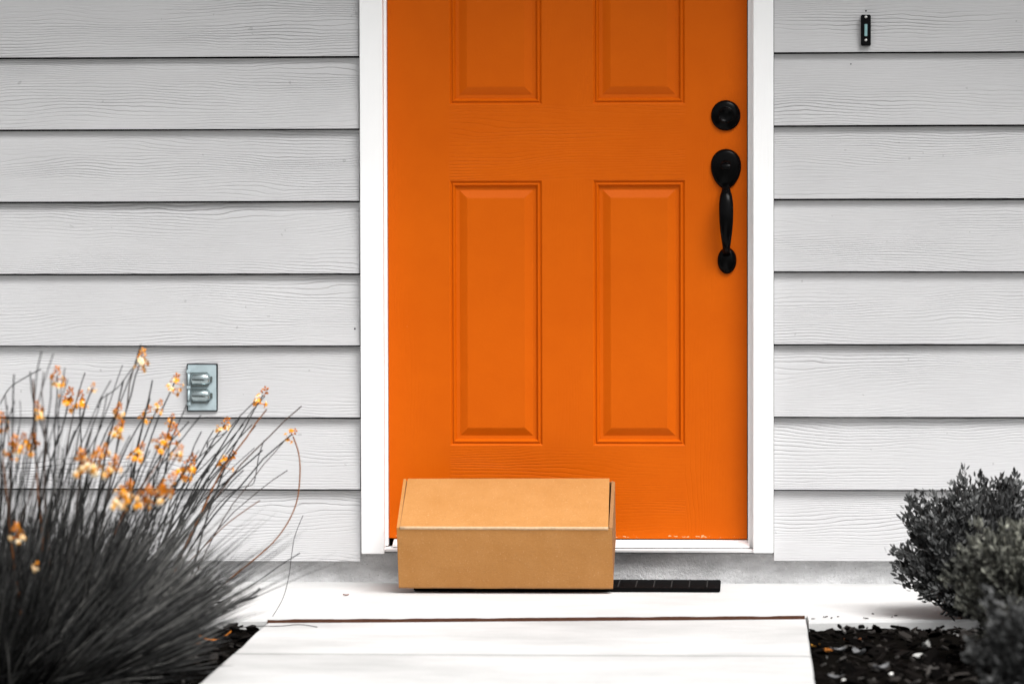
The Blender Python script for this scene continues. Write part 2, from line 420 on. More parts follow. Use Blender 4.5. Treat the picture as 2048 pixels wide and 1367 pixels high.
# ------------------------------------------------------------------ the door leaf
Xp = [X(p, YD) for p in (777, 900, 1085, 1186.5, 1370.5, 1494)]
Zr = [DOOR_Z0, Zp(890.5, YD), Zp(360.5, YD), Zp(209, YD)]
Zr += [Zr[3] + 0.62, Zr[3] + 0.74, Zr[3] + 0.94, DOOR_Z1]
mb = MB()
def q(x0, x1, z0, z1, m):
    n = 1
    mb.add([(x0, YD, z0), (x1, YD, z0), (x1, YD, z1), (x0, YD, z1)], [(0,1,2,3)], m)
q(Xp[0], Xp[1], Zr[0], Zr[7], 1); q(Xp[4], Xp[5], Zr[0], Zr[7], 1)
rects = []
for j in range(7):
    if j % 2 == 0: q(Xp[1], Xp[4], Zr[j], Zr[j+1], 0)
    else:
        q(Xp[2], Xp[3], Zr[j], Zr[j+1], 1)
        rects += [(Xp[1], Xp[2], Zr[j], Zr[j+1]), (Xp[3], Xp[4], Zr[j], Zr[j+1])]
x0, x1, z0, z1 = Xp[0], Xp[5], Zr[0], Zr[7]
for a in ([(x0,z0),(x1,z0)], [(x1,z0),(x1,z1)], [(x1,z1),(x0,z1)], [(x0,z1),(x0,z0)]):
    (ax, az), (bx, bz) = a
    mb.add([(ax, YD, az), (bx, YD, bz), (bx, YD + 0.044, bz), (ax, YD + 0.044, az)], [(0,1,2,3)], 2)
mb.add([(x0, YD+0.044, z0), (x1, YD+0.044, z0), (x1, YD+0.044, z1), (x0, YD+0.044, z1)], [(3,2,1,0)], 2)
door = mb.build('front_door', [M_or_rail, M_or_stile, M_or], house, False)
door['label'] = 'bright orange panelled front door with chipped paint along its foot'
WORLD[door.name] = HOUSE
def door_panel(x0, x1, z0, z1):
    px = 1 / 785.0
    prof = [(0, 0.0), (1.2*px, 0.0008), (3.6*px, 0.0050), (4.8*px, 0.0052), (6.6*px, 0.0024), (8.6*px, 0.0019), (10.2*px, 0.0042), (12.5*px, 0.0102), (19.0*px, 0.0108),
            (20.2*px, 0.0105), (34.5*px, 0.0030), (36.0*px, 0.0025)]
    mb = MB(); vv = []; ff = []
    for d, y in prof:
        vv += [(x0+d, YD+y, z0+d), (x1-d, YD+y, z0+d), (x1-d, YD+y, z1-d), (x0+d, YD+y, z1-d)]
    for i in range(len(prof)-1):
        for k in range(4): ff.append((i*4+k, i*4+(k+1) % 4, (i+1)*4+(k+1) % 4, (i+1)*4+k))
    b = (len(prof)-1)*4; ff.append((b, b+1, b+2, b+3))
    mb.add(vv, ff)
    return mb.build('door_panel', M_or, door, False)
WORLD[door.name] = HOUSE
for r in rects: door_panel(*r)

# hardware
def ell(cx, cz, rx, rz, y, n=48, egg=0.0):
    out = []
    for k in range(n):
        t = 2 * math.pi * k / n; c, s = math.cos(t), math.sin(t)
        wx = rx * (1 + egg * s)
        out.append(Vector((cx + wx * c, y, cz + rz * s)))
    return out
def dome(mb, cx, cz, rx, rz, y0, steps, egg=0.0):
    mb.loft([ell(cx, cz, rx * f, rz * f, y0 - d, 48, egg) for f, d in steps])
pxm = 785.0
c = at(1451.5, 231, YD); mb = MB()
dome(mb, c.x, c.z, 29.5/pxm, 30.5/pxm, YD, [(1, -0.001), (1, 0.003), (0.97, 0.006), (0.86, 0.009), (0.60, 0.012), (0.50, 0.0125), (0.485, 0.020), (0.46, 0.0215), (0.44, 0.0215), (0.43, 0.0205), (0.1, 0.0205)])
mb.box((c.x - 0.0012, YD - 0.0215, c.z - 0.005), (c.x + 0.0012, YD - 0.0200, c.z + 0.005))
db = mb.build('deadbolt', M_black, door)
mb = MB()
c = at(1452, 338, YD)
dome(mb, c.x, c.z, 30.0/pxm, 40/pxm, YD, [(1, -0.001), (1, 0.003), (0.965, 0.007), (0.86, 0.0105), (0.70, 0.012), (0.4, 0.0135), (0.05, 0.014)], 0.16)
c2 = at(1454, 521, YD)
dome(mb, c2.x, c2.z, 19/pxm, 26.5/pxm, YD, [(1, -0.001), (1, 0.003), (0.95, 0.007), (0.8, 0.011), (0.5, 0.014), (0.05, 0.015)], 0.02)
# grip, an arched bar that swells in the middle
gp = []; path = [(366, 0.010, 7.5, 5), (374, 0.024, 7.5, 6), (381, 0.034, 9, 6.5), (392, 0.042, 12.3, 7.5), (408, 0.048, 14.2, 8.5), (425, 0.051, 14.3, 9), (445, 0.052, 13.6, 9), (465, 0.050, 11.8, 8), (482, 0.044, 9.4, 7), (493, 0.034, 7.8, 6), (503, 0.022, 7.4, 6), (512, 0.010, 7.4, 6)]
rings = []
for py, off, rx, ry in path:
    cc = at(1452.3 + (py - 380) * 0.006, py, YD)
    rings.append([Vector((cc.x + rx/pxm*math.cos(2*math.pi*k/20), YD - off - ry/pxm*math.sin(2*math.pi*k/20), cc.z)) for k in range(20)])
mb.loft(rings)
hd = mb.build('door_handle', M_black, door)
mb = MB()   # thumb latch
tl = at(1452, 326, YD)
mb.loft([[Vector((tl.x + rx/pxm*math.cos(2*math.pi*k/16), YD - off - 0.003*math.sin(2*math.pi*k/16), tl.z + dz/pxm)) for k in range(16)]
         for dz, off, rx in ((6, 0.014, 4), (5, 0.022, 6), (1, 0.030, 9), (-4, 0.036, 10.5), (-9, 0.038, 10), (-13, 0.037, 6))])
mb.build('thumb_latch', M_black, door)

# ================================================================== DOORBELL
YB = YS - 0.001
def siding_y(z, zs):
    for i in range(len(zs)-1):
        if zs[i] <= z < zs[i+1]: return YS + 0.012 * (z - zs[i]) / (zs[i+1] - zs[i])
    return YS
cb = at(1731.5, 61, YB)
bell = empty('doorbell', (cb.x, YB, cb.z), 'slim black doorbell button with pale blue bar on grey siding', 'doorbell')
M_bellb = make_plain('black_plastic', (0.003,0.003,0.0035), 0.4, 0, 0.08)
M_bar = make_plain('blue_plastic', (0.24,0.42,0.43), 0.35, 0, 0.5, 80)
M_steel = make_plain('screw_steel', (0.62,0.62,0.60), 0.3, 0.9, 0.5, 200)
w2, h2 = 9.8/pxm, 30.5/pxm
mb = MB(); mb.box((cb.x-w2, YB-0.013, cb.z-h2), (cb.x+w2, YB+0.014, cb.z+h2), 0, 0.002); mb.build('housing', M_bellb, bell)
mb = MB(); mb.box((cb.x-2.8/pxm, YB-0.0155, cb.z-12/pxm), (cb.x+2.8/pxm, YB-0.0132, cb.z+12/pxm), 0, 0.0008); mb.build('button', M_bar, bell)
for dz in (26, -19.5):
    mb = MB(); dome(mb, cb.x, cb.z + dz/pxm, 3.0/pxm, 2.6/pxm, YB-0.0132, [(1, 0), (0.9, 0.0008), (0.5, 0.0015), (0.05, 0.0016)]); mb.build('screw', M_steel, bell)

# ================================================================== OUTLET COVER
YO = YS
co = at(404.5, 774.5, YO)
outlet = empty('outlet_cover', (co.x, YO, co.z), 'weatherproof metal outlet cover with two hinged lids on grey siding', 'outlet cover')
M_galv = make_plain('bluish_metal', (0.40,0.485,0.51), 0.45, 0.15, 0.5, 25)
M_lid = make_plain('lid_metal', (0.36,0.42,0.43), 0.22, 0.9, 0.5, 30)
M_gask = make_plain('gasket_rubber', (0.02,0.025,0.028), 0.7)
O = lambda dx, dz: (co.x + dx/pxm, co.z + dz/pxm)
mb = MB(); (a, b_), (c_, d_) = O(-31, -48), O(31, 48); mb.box((a, YO-0.004, b_), (c_, YO+0.012, d_), 0, 0.0015); mb.build('gasket', M_gask, outlet)
mb = MB(); (a, b_), (c_, d_) = O(-28.5, -45.7), O(29, 45.7); mb.box((a, YO-0.0075, b_), (c_, YO-0.0042, d_), 0, 0.001); mb.build('plate', M_galv, outlet)
for cz in (17.5, -15.5):
    # recess collar + barrel shaped lid
    mb = MB(); (a, b_), (c_, d_) = O(-21, cz-16), O(16, cz+13.5)
    prof = []
    mb.add([(a, YO-0.0076, b_), (c_-0.006, YO-0.0076, b_), (c_, YO-0.0076, b_+0.006), (c_, YO-0.0076, d_-0.006), (c_-0.006, YO-0.0076, d_), (a, YO-0.0076, d_),
            (a, YO-0.0115, b_), (c_-0.006, YO-0.0115, b_), (c_, YO-0.0115, b_+0.006), (c_, YO-0.0115, d_-0.006), (c_-0.006, YO-0.0115, d_), (a, YO-0.0115, d_)],
           [(0,1,2,3,4,5), (6,7,8,9,10,11), (0,1,7,6), (1,2,8,7), (2,3,9,8), (3,4,10,9), (4,5,11,10), (5,0,6,11)])
    lid = mb.build('hinged_lid', M_lid, outlet); WORLD[lid.name] = Vector(outlet.location)
    mb = MB(); rings = []
    for dx, s in ((-20, 0.80), (-17, 1.0), (9, 1.0), (14, 0.82), (17, 0.60)):
        rings.append([Vector((co.x + dx/pxm, YO - 0.0117 - 0.013*s*math.sin(math.pi*k/12), co.z + (cz + 0 - 12*s*math.cos(math.pi*k/12))/pxm)) for k in range(13)])
    mb.loft(rings); mb.build('barrel', M_lid, lid)
    mb = MB(); (a, b_), (c_, d_) = O(16, cz-6), O(22, cz+5); mb.box((a, YO-0.013, b_), (c_, YO-0.0095, d_), 0, 0.001); mb.build('tab', M_lid, lid)
    mb = MB(); rr = []
    mb.tube([(co.x-26/pxm, YO-0.0125, co.z+(cz-12)/pxm), (co.x-26/pxm, YO-0.0125, co.z+(cz+11)/pxm)], 2.6/pxm, 12, 0); mb.build('hinge', M_galv, lid)
for cz in (33, 1, -32):
    mb = MB(); (a, b_), (c_, d_) = O(-30, cz-3.5), O(-22, cz+3.5); mb.box((a, YO-0.0165, b_), (c_, YO-0.0078, d_), 0, 0.001); mb.build('hinge_knuckle', M_galv, outlet)

# ================================================================== GROUND
slab_f = [onz(545, 1236.5, 0), onz(1610, 1229, 0)]
s0 = (slab_f[1].y - slab_f[0].y) / (slab_f[1].x - slab_f[0].x)
XSTEP = slab_f[1].x + 0.006
def slabY(x): return slab_f[0].y + s0 * (x - slab_f[0].x) - (0.125 + 0.012 * mnoise.noise(Vector((x*5, 0, 0))) if x > XSTEP else 0)
PATH_Z = -0.0085
pl, pr = onz(543, 1239, PATH_Z), onz(1609, 1231, PATH_Z)
plb, prb = onz(400, 1367, PATH_Z), onz(1628, 1367, PATH_Z)
print('slab', slab_f, pl, plb, pr, prb)
def tagst(o): o['kind'] = 'structure'; return o
# slab: a gridded top with tiny unevenness
mb = MB()
sx0, sx1 = XL0, XR1 - 0.4
nx, ny = 130, 8
top = []
xs_ = sorted([sx0 + (sx1 - sx0) * i / nx for i in range(nx - 1)] + [XSTEP - 0.001, XSTEP + 0.001])
xs_[-1] = sx1
for x in xs_:
    yf = slabY(x) + 0.004 * mnoise.noise(Vector((x*6, 1, 1)))
    for j in range(ny + 1):
        y = 0.03 + (yf - 0.03) * j / ny
        top.append((x, y, 0.0010 * mnoise.noise(Vector((x*3, y*5, 0)))))
    top.append((x, yf - 0.003, -0.006)); top.append((x, yf - 0.004, -0.16))
k = ny + 3; ff = []
for i in range(nx):
    for j in range(k - 1): ff.append((i*k+j, (i+1)*k+j, (i+1)*k+j+1, i*k+j+1))
mb.add(top, ff, 0, None, False); slab = mb.build('porch_slab', M_slab, None, False); tagst(slab)
# path
M_soil = make_plain('dark_soil', (0.004,0.0035,0.003), 0.95, 0, 0.0, 60, 0.006)
pend = -9.4
def edge(a, b, y): return a.x + (b.x - a.x) * (y - a.y) / (b.y - a.y)
def path_seg(ya, yb_, mb):
    n = max(2, int(abs(yb_ - ya) / 0.12)); L = []
    for i in range(n + 1):
        t = i / n
        yl = ya + (yb_ - ya) * t
        y_l = (pl.y if ya > -0.95 else yl) if i == 0 else yl
        y_r = (pr.y if ya > -0.95 else yl) if i == 0 else yl
        xl = edge(pl, plb, y_l) + 0.006 * mnoise.noise(Vector((3, y_l*4, 0))); xr = edge(pr, prb, y_r) + 0.005 * mnoise.noise(Vector((9, y_r*4, 0)))
        row = []
        for s in range(13):
            f = s / 12; x = xl + (xr - xl) * f; y = y_l + (y_r - y_l) * f
            row.append((x, y, PATH_Z + 0.0008 * mnoise.noise(Vector((x*2, y*3, 7)))))
        row = [(xl - 0.004, y_l, -0.15), (xl - 0.003, y_l, PATH_Z - 0.005)] + row + [(xr + 0.003, y_r, PATH_Z - 0.005), (xr + 0.004, y_r, -0.15)]
        L.append(row)
    k = len(L[0]); vv = [p for r in L for p in r]; ff = []
    for i in range(len(L) - 1):
        for j in range(k - 1): ff.append((i*k+j, i*k+j+1, (i+1)*k+j+1, (i+1)*k+j))
    for r in (0, len(L)-1):
        b = len(vv); a = r * k
        vv += [(p[0], p[1], -0.15) for p in L[r][1:-1]]
        for j in range(k - 3): ff.append((a+1+j, a+2+j, b+j+1, b+j))
    mb.add(vv, ff, 0, None, False)
mb = MB()
yj = onz(1040, 1309, PATH_Z).y
path_seg(pl.y, yj + 0.011, mb); y = yj - 0.011; joints = [yj]
while y > pend:
    path_seg(y, max(y - 1.2, pend), mb); y -= 1.206
path = mb.build('path', M_path, None, False); tagst(path)
mb = MB()
jl, jr = X(545, 0), X(1600, 0)
# filler between slab and path and in the joint across the path
a0, a1 = pl.x - 0.002, pr.x
n = 60; vv = []
for i in range(n + 1):
    x = a0 + (a1 - a0) * i / n; yy = slabY(x) - 0.0045
    h = -0.0012 - 0.0028 * max(0, mnoise.noise(Vector((x * 14, 0, 0)))) + 0.0009 * mnoise.noise(Vector((x*70, 2, 0)))
    wd = 0.016
    vv += [(x, yy + 0.003, h), (x, yy - 0.002, h), (x, yy - wd, PATH_Z - 0.004), (x, yy - wd, -0.08), (x, yy + 0.003, -0.08)]
ff = []
for i in range(n):
    for k2 in range(4): ff.append((i*5+k2, (i+1)*5+k2, (i+1)*5+k2+1, i*5+k2+1))
mb.add(vv, ff)
mb.build('joint_filler', M_rust, path, False)
mb = MB(); mb.box((edge(pl, plb, yj) + 0.004, yj - 0.0108, PATH_Z - 0.0022), (edge(pr, prb, yj) - 0.004, yj + 0.0108, -0.1)); mb.build('joint_sand', make_plain('joint_sand', (0.17,0.155,0.14), 0.95, 0, 0.1, 14), path)

# ground sheet to the horizon
M_lawn = make_plain('short_turf', (0.10,0.105,0.09), 0.95, 0, 0.1, 3, 0.02)
mb = MB(); S = 400
mb.add([(-S,-S,-0.10),(S,-S,-0.10),(S,S,-0.10),(-S,S,-0.10)], [(0,1,2,3)]); ground = mb.build('ground', M_lawn, None, False); tagst(ground)
# planting bed soil
def bed_z(x, y): return -0.021 + 0.009 * mnoise.noise(Vector((x*5, y*5, 2))) + 0.006 * mnoise.noise(Vector((x*17, y*17, 4)))
mb = MB()
for xa, xb in ((-4.8, None), (None, 3.0)):
    nx, ny = 90, 60; g = []
    for j in range(ny + 1):
        t = j / ny
        for i in range(nx + 1):
            y0 = -0.5; y = y0 + (-3.6 - y0) * t
            if xa is not None: a, b = xa, edge(pl, plb, y) + 0.012
            else: a, b = edge(pr, prb, y) - 0.012, xb
            x = a + (b - a) * (i / nx)
            e = min(1, (abs(x - (xa if xa is not None else xb))) / 0.3, (y + 3.6) / 0.3)
            yy = min(y, slabY(x) - 0.0)
            g.append((x, min(y, slabY(x) + 0.01), bed_z(x, y) * 1 - 0.07 * (1 - max(0, e))))
    ff = [(j*(nx+1)+i, j*(nx+1)+i+1, (j+1)*(nx+1)+i+1, (j+1)*(nx+1)+i) for j in range(ny) for i in range(nx)]
    mb.add(g, ff, 0, None, False)
bed = mb.build('planting_bed', M_soil, None, False); tagst(bed)
# bark mulch
M_mulch = make_tone('bark_mulch', [(0.0, (0.0015,0.0013,0.0012)), (0.45, (0.006,0.005,0.0045)), (0.72, (0.028,0.025,0.023)), (0.84, (0.07,0.066,0.063)), (1.0, (0.15,0.147,0.143))], 0.9, 0.02)
mb = MB(); rnd = random.Random(5)
def chip(x, y, z, L, W, T, tone, tilt=0.5):
    rot = Euler((rnd.uniform(-tilt, tilt), rnd.uniform(-tilt, tilt), rnd.uniform(0, 6.28))).to_matrix()
    b = []
    for sx, sy in ((-1,-0.5),(-0.6,-1),(0.7,-0.9),(1,0.1),(0.5,1),(-0.8,0.8)):
        b.append((sx*L/2*rnd.uniform(0.7,1), sy*W/2*rnd.uniform(0.7,1)))
    vv = [rot @ Vector((p[0], p[1], -T/2)) + Vector((x,y,z)) for p in b] + [rot @ Vector((p[0]*0.92, p[1]*0.85, T/2)) + Vector((x,y,z)) for p in b]
    ff = [(0,1,2,3,4,5)[::-1], (6,7,8,9,10,11)] + [(i, (i+1) % 6, 6+(i+1) % 6, 6+i) for i in range(6)]
    mb.add(vv, ff, 0, tone)
def bed_pt(side, ylo=-3.3, yhi=-0.78):
    while True:
        y = rnd.uniform(ylo, yhi)
        if side < 0: x = rnd.uniform(-3.6, edge(pl, plb, y) - 0.012)
        else: x = rnd.uniform(edge(pr, prb, y) + 0.012, 1.9)
        if y < slabY(x) - 0.012: return x, y
for i in range(9500):
    x, y = bed_pt(-1 if rnd.random() < 0.55 else 1)
    L = rnd.choice((0.012, 0.02, 0.035, 0.055)) * rnd.uniform(0.7, 1.2)
    t = rnd.random() ** 1.6 * 0.84
    if rnd.random() < 0.02: t = rnd.uniform(0.85, 1.0); L *= 0.55
    chip(x, y, bed_z(x, y) + rnd.uniform(0.0, 0.012), L, L*rnd.uniform(0.25, 0.7), rnd.uniform(0.002, 0.006), t)
for i in range(16):   # crumbs spilled on the slab edge
    x = pr.x + 0.03 + rnd.choice((0.02, 0.10, 0.16, 0.42)) + rnd.gauss(0, 0.02); y = slabY(x) + 0.004 + abs(rnd.gauss(0, 0.05))
    chip(x, y, 0.002, rnd.uniform(0.004, 0.012), 0.005, 0.002, rnd.uniform(0.3, 0.95), 0.1)
mulch = mb.build('bark_mulch', M_mulch, None, False); tag(mulch, 'dark bark mulch covering the beds beside the path', 'mulch', kind='stuff')

# ================================================================== DOORMAT
M_rub = make_plain('black_rubber', (0.004,0.004,0.0042), 0.8, 0, 0.02, 90, 0.0006)
mz = 0.0105
ml, mr = onz(826, 1183.5, 0.0).x, onz(1440.5, 1183.5, 0.0).x
myf = onz(1200, 1183.5, 0.0).y; myb = -0.012
dmat = empty('doormat', ((ml+mr)/2, (myf+myb)/2, 0.0), 'narrow black rubber doormat on the porch slab under the cardboard box', 'doormat')
mb = MB(); mb.box((ml, myf, 0.0012), (mr, myb, mz), 0, 0.002); mb.build('base', M_rub, dmat)
mb = MB(); x = ml + 0.02; i = 0
M_rub2 = make_plain('worn_rubber', (0.03,0.03,0.03), 0.8, 0, 0.05, 90, 0.0006)
while x < mr - 0.02:
    mb.box((x, myf + 0.022, mz - 0.001), (x + 0.0028, myb - 0.015, mz + 0.002), 0); x += 0.0445 if i % 2 else 0.0445; i += 1
mb.build('rib', M_rub2, dmat)

# ================================================================== CARDBOARD BOX
M_card = make_card(); M_cardd = make_card('kraft_cardboard_shaded', (0.34,0.17,0.07), (0.24,0.115,0.045))  # second card is darker: shade on the box sides put into its colour
M_crease = make_plain('worn_crease', (0.50,0.345,0.21), 0.85, 0, 0.1, 120, 0.0003)
zb = mz + 0.0025
Bf = onz(1010, 1176, zb); ybf = Bf.y + 0.0                # foot of the front panel, on the mat
xl_, xr_ = at(798, 1175, ybf).x, at(1226, 1175, ybf).x
lean = 0.054                                              # the front panel leans out towards the top
ytf = ybf - lean
ztf = at(1010, 1055, ytf).z
ytb = ytf + 0.20; ztb = at(1010, 957.5, ytb).z
H = ztf - zb
zbb = zb + (ztb - ztf) - 0.004; ybb = ybf + 0.195
print('box', xl_, xr_, ybf, ytf, ztf, ytb, ztb, 'rear foot', ybb, zbb, 'sill top', tz1)
box = empty('cardboard_box', ((xl_+xr_)/2, ybf, zb), 'brown cardboard mailer box propped on doormat and door sill', 'box')
T = 0.0035
FBL, FBR = Vector((xl_, ybf, zb)), Vector((xr_, ybf, zb))
FTL, FTR = Vector((xl_, ytf, ztf)), Vector((xr_, ytf, ztf))
RTL, RTR = Vector((xl_, ytb, ztb)), Vector((xr_, ytb, ztb))
RBL, RBR = Vector((xl_, ybb, zbb)), Vector((xr_, ybb, zbb))
def panel(mb, a, b, c, d, t, nu=1, nv=1, bow=0.0, seed=0, mat_=0, rough_=0.0006):
    """a,b,c,d corners (a-b bottom, d-c top); t thickness along the normal; gentle bow"""
    nrm = (b - a).cross(d - a).normalized(); V = []; 
    for side in (0, 1):
        for j in range(nv + 1):
            for i in range(nu + 1):
                u, v = i/nu, j/nv
                p = a*(1-u)*(1-v) + b*u*(1-v) + c*u*v + d*(1-u)*v
                w_ = bow * math.sin(math.pi*u) * math.sin(math.pi*v) + rough_ * mnoise.noise(Vector((u*6+seed, v*3, seed)))
                V.append(p + nrm * (w_ - side * t))
    m = (nu+1)*(nv+1); F = []
    for j in range(nv):
        for i in range(nu):
            k = j*(nu+1)+i; F.append((k, k+1, k+nu+2, k+nu+1)); F.append((m+k, m+k+nu+1, m+k+nu+2, m+k+1))
    bd = [i for i in range(nu+1)] + [(j+1)*(nu+1)+nu for j in range(nv)] + [nv*(nu+1)+i for i in range(nu-1, -1, -1)] + [j*(nu+1) for j in range(nv-1, 0, -1)]
    for i in range(len(bd)):
        p, q_ = bd[i], bd[(i+1) % len(bd)]; F.append((p, m+p, m+q_, q_))
    mb.add(V, F, mat_, None, False)
ins = Vector((0.0045, 0, 0)); up = Vector((0, 0, 1))
bd_ = (RTL - FTL).normalized()
# body: bottom, rear, two side panels
mb = MB()
panel(mb, RBL, RBR, FBR, FBL, T)                                     # underside
panel(mb, RBR, RBL, RTL - up*0.006, RTR - up*0.006 , T)              # rear
panel(mb, RBL+ins, FBL+ins+bd_*0.004, FTL+ins+bd_*0.004, RTL+ins-up*0.004, T, 6, 2, 0.0)
panel(mb, FBR-ins+bd_*0.004, RBR-ins, RTR-ins-up*0.004, FTR-ins+bd_*0.004, T, 6, 2, 0.0)
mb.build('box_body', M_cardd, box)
mb = MB(); panel(mb, FBL, FBR, FTR - up*0.0022, FTL - up*0.0022, T, 24, 8, 0.0025, 3); mb.build('front_panel', M_card, box)
# lid with gap to the ears
gl, gr = 8.0/pxm, 7.4/pxm
mb = MB()
nrm = (FTR-FTL).cross(RTL-FTL).normalized()
a_, b2, c2_, d2 = FTL + Vector((gl*0.75,0,0)) + nrm*0.001, FTR - Vector((gr,0,0)) + nrm*0.001, RTR - Vector((gr+0.0042,0,0)) + nrm*0.003, RTL + Vector((gl,0,0)) + nrm*0.001
panel(mb, a_ + bd_*0.0025, b2 + bd_*0.0025, c2_, d2, T, 24, 8, 0.003, 9)
lid = mb.build('lid', M_card, box)
mb = MB()
nn = 30; pts = []
for i in range(nn+1):
    u = i/nn; p = a_.lerp(b2, u) + Vector((0, 0.0018, -0.0016)); p.z += 0.0006*mnoise.noise(Vector((u*9, 0, 5))); pts.append(p)
mb.tube(pts, 0.0040, 10, 0); mb.build('crease', M_crease, box)
# ears: folded side flaps standing beside the lid
for s in (-1, 1):
    mb = MB()
    if s < 0:
        e0, e1 = FTL - Vector((0.0006,0,0)), RTL - Vector((0.0006,0,0)); wd = 0.0072
        vv = [e0, e0+Vector((wd,0,0)), e1+Vector((wd,0,0)), e1]
        down = [p - up*0.05 for p in vv]
        dn2 = [FBL - Vector((0.0006,0,-0.001)), FBL + Vector((wd,0.004,0.001)), RBL + Vector((wd,0,0.001)), RBL - Vector((0.0006,0,-0.001))]
    else:
        e0, e1 = FTR + Vector((-0.0066,0,0)), RTR + Vector((-0.0076,0,0)); wd = 0.0072
        e1b = e1 + Vector((0.0, 0, -0.004))
        vv = [e0, e0+Vector((wd,0,0)), e1b+Vector((wd+0.001,-0.004,-0.003)), e1b]
        dn2 = [FBR + Vector((-0.006,0.004,0.002)), FBR + Vector((-0.001,0.001,0.002)), RBR + Vector((0.0006,0,0.001)), RBR + Vector((-0.006,0,0.001))]
    mb.add(list(vv)+dn2, [(0,1,2,3),(4,7,6,5),(0,4,5,1),(1,5,6,2),(2,6,7,3),(3,7,4,0)])
    mb.build('side_flap', M_cardd if s > 0 else M_card, box)  # right flap takes the darker card, its shade is in the colour

# ================================================================== PLANTS
M_blade = make_tone('grassy_leaves', [(0.0, (0.006,0.006,0.006)), (0.40, (0.040,0.040,0.040)), (0.75, (0.125,0.125,0.122)), (1.0, (0.26,0.255,0.24))], 0.6, 0.08)
M_stem = make_tone('dark_stems', [(0.0, (0.006,0.006,0.006)), (0.7, (0.035,0.034,0.033)), (0.9, (0.16,0.06,0.02)), (1.0, (0.36,0.13,0.03))], 0.6, 0.08)
M_petal = make_tone('orange_petals', [(0.0, (0.16,0.045,0.006)), (0.35, (0.55,0.15,0.006)), (0.74, (0.84,0.32,0.005)), (0.84, (0.85,0.50,0.14)), (1.0, (0.85,0.72,0.50))], 0.6, 0.1)
rnd = random.Random(21)
BX, BY = at(95, 1340, -1.85).x, -1.85
bush = empty('flowering_bulbine', (BX, BY, -0.03), 'big dark grassy clump with orange flower spikes left of the path', 'plant')
def blade(mb, p0, dirv, L, w_, droop, tone):
    """curved tapering leaf"""
    n = 5; d = dirv.normalized(); pts = [p0.copy()]; p = p0.copy()
    for i in range(n):
        d = (d + Vector((dirv.x*0.10, dirv.y*0.10, -droop)) * (1.0 / n)).normalized(); p = p + d * (L / n); pts.append(p.copy())
    side = d.cross(Vector((rnd.uniform(-1,1), rnd.uniform(-1,1), 0.3))).normalized()
    vv = []; 
    for i, q_ in enumerate(pts):
        f = (1 - (i/n)**1.8) * 0.9 + 0.06
        t = pts[min(i+1, n)] - pts[max(i-1, 0)]; o2 = side.cross(t).normalized()
        vv += [q_ + side*w_*f, q_ - side*w_*f*0.5 + o2*w_*f*0.8, q_ - side*w_*f*0.5 - o2*w_*f*0.8]
    ff = []
    for i in range(n):
        for k in range(3): ff.append((i*3+k, i*3+(k+1) % 3, (i+1)*3+(k+1) % 3, (i+1)*3+k))
    mb.add(vv, ff, 0, tone, True)
mb = MB()
for i in range(6800):
    a = rnd.uniform(0, 2*math.pi); r = math.sqrt(rnd.random())
    bx = BX - 0.11 + r*math.cos(a)*0.28; by = BY + r*math.sin(a)*0.26
    rx, ry = (bx - BX + 0.11)/0.28, (by - BY)/0.26
    lean_ = Vector((rx*1.05 + rnd.gauss(0.10, 0.22), ry*0.75 + rnd.gauss(0, 0.2), 1.0 - 0.25*r))
    if rnd.random() < 0.10: lean_ = Vector((abs(rnd.gauss(1.0, 0.4)), rnd.gauss(0, 0.5), rnd.uniform(0.12, 0.6)))
    if lean_.z < abs(lean_.x)*0.8 and lean_.x > 0: ty = 0.60
    else: ty = 1.0
    L = ty * rnd.uniform(0.30, 0.46) * (1 - 0.12 * r)
    if rnd.random() < 0.10: L *= rnd.uniform(1.15, 1.5)
    tone = min(1, max(0, rnd.gauss(0.42, 0.27) + 0.25*mnoise.noise(Vector((bx*12, by*12, 0)))));
    if rnd.random() < 0.03: tone = rnd.uniform(0.92, 1.0)
    blade(mb, Vector((bx, by, -0.035)), lean_.normalized(), L, rnd.uniform(0.0018, 0.0036), rnd.uniform(0.0, 0.35), tone)
for i in range(300):      # long thin bloomless stems rising through the clump
    bx = BX - 0.22 + rnd.uniform(-0.16, 0.36); by = BY + rnd.uniform(-0.25, 0.3)
    lean_ = Vector(((bx - BX + 0.15)*0.95 + rnd.gauss(0.10, 0.11), rnd.gauss(0.05, 0.12), 1.0))
    blade(mb, Vector((bx, by, -0.035)), lean_.normalized(), rnd.uniform(0.42, 0.62)*(1 - 0.35*max(0, lean_.x)), rnd.uniform(0.0011, 0.0018), rnd.uniform(-0.1, 0.15), rnd.uniform(0.1, 0.7))
mb.build('foliage', M_blade, bush, False)

def curve_pts(p0, p1, p2, n=14):
    return [p0*(1-t)**2 + p1*2*t*(1-t) + p2*t*t for t in [i/n for i in range(n+1)]]
def stalk(tip, base=None, r=0.0025, tone=0.4, wob=0.008):
    if base is None: 
        base = Vector((BX + 0.15 + (tip.x - BX - 0.15)*0.45 - 0.12 + rnd.uniform(-0.08, 0.08), BY + (tip.y - BY)*0.5, -0.03))
    mid = base.lerp(tip, 0.5) + Vector((-(tip.x-base.x)*0.22 + rnd.gauss(0, 0.012), 0, 0.06))
    pts = curve_pts(base, mid, tip)
    sd_ = rnd.uniform(0, 100)
    pts = [p + Vector((wob*mnoise.noise(Vector((i*0.45, sd_, 0))), wob*mnoise.noise(Vector((i*0.45, sd_, 9))), 0)) * min(1, i/4) * (0 if i == len(pts)-1 else 1) for i, p in enumerate(pts)]
    mb = MB(); n = len(pts)
    mb.tube(pts, [r*(1.15 - 0.6*i/n) for i in range(n)], 5, 0, tone)
    return mb, pts
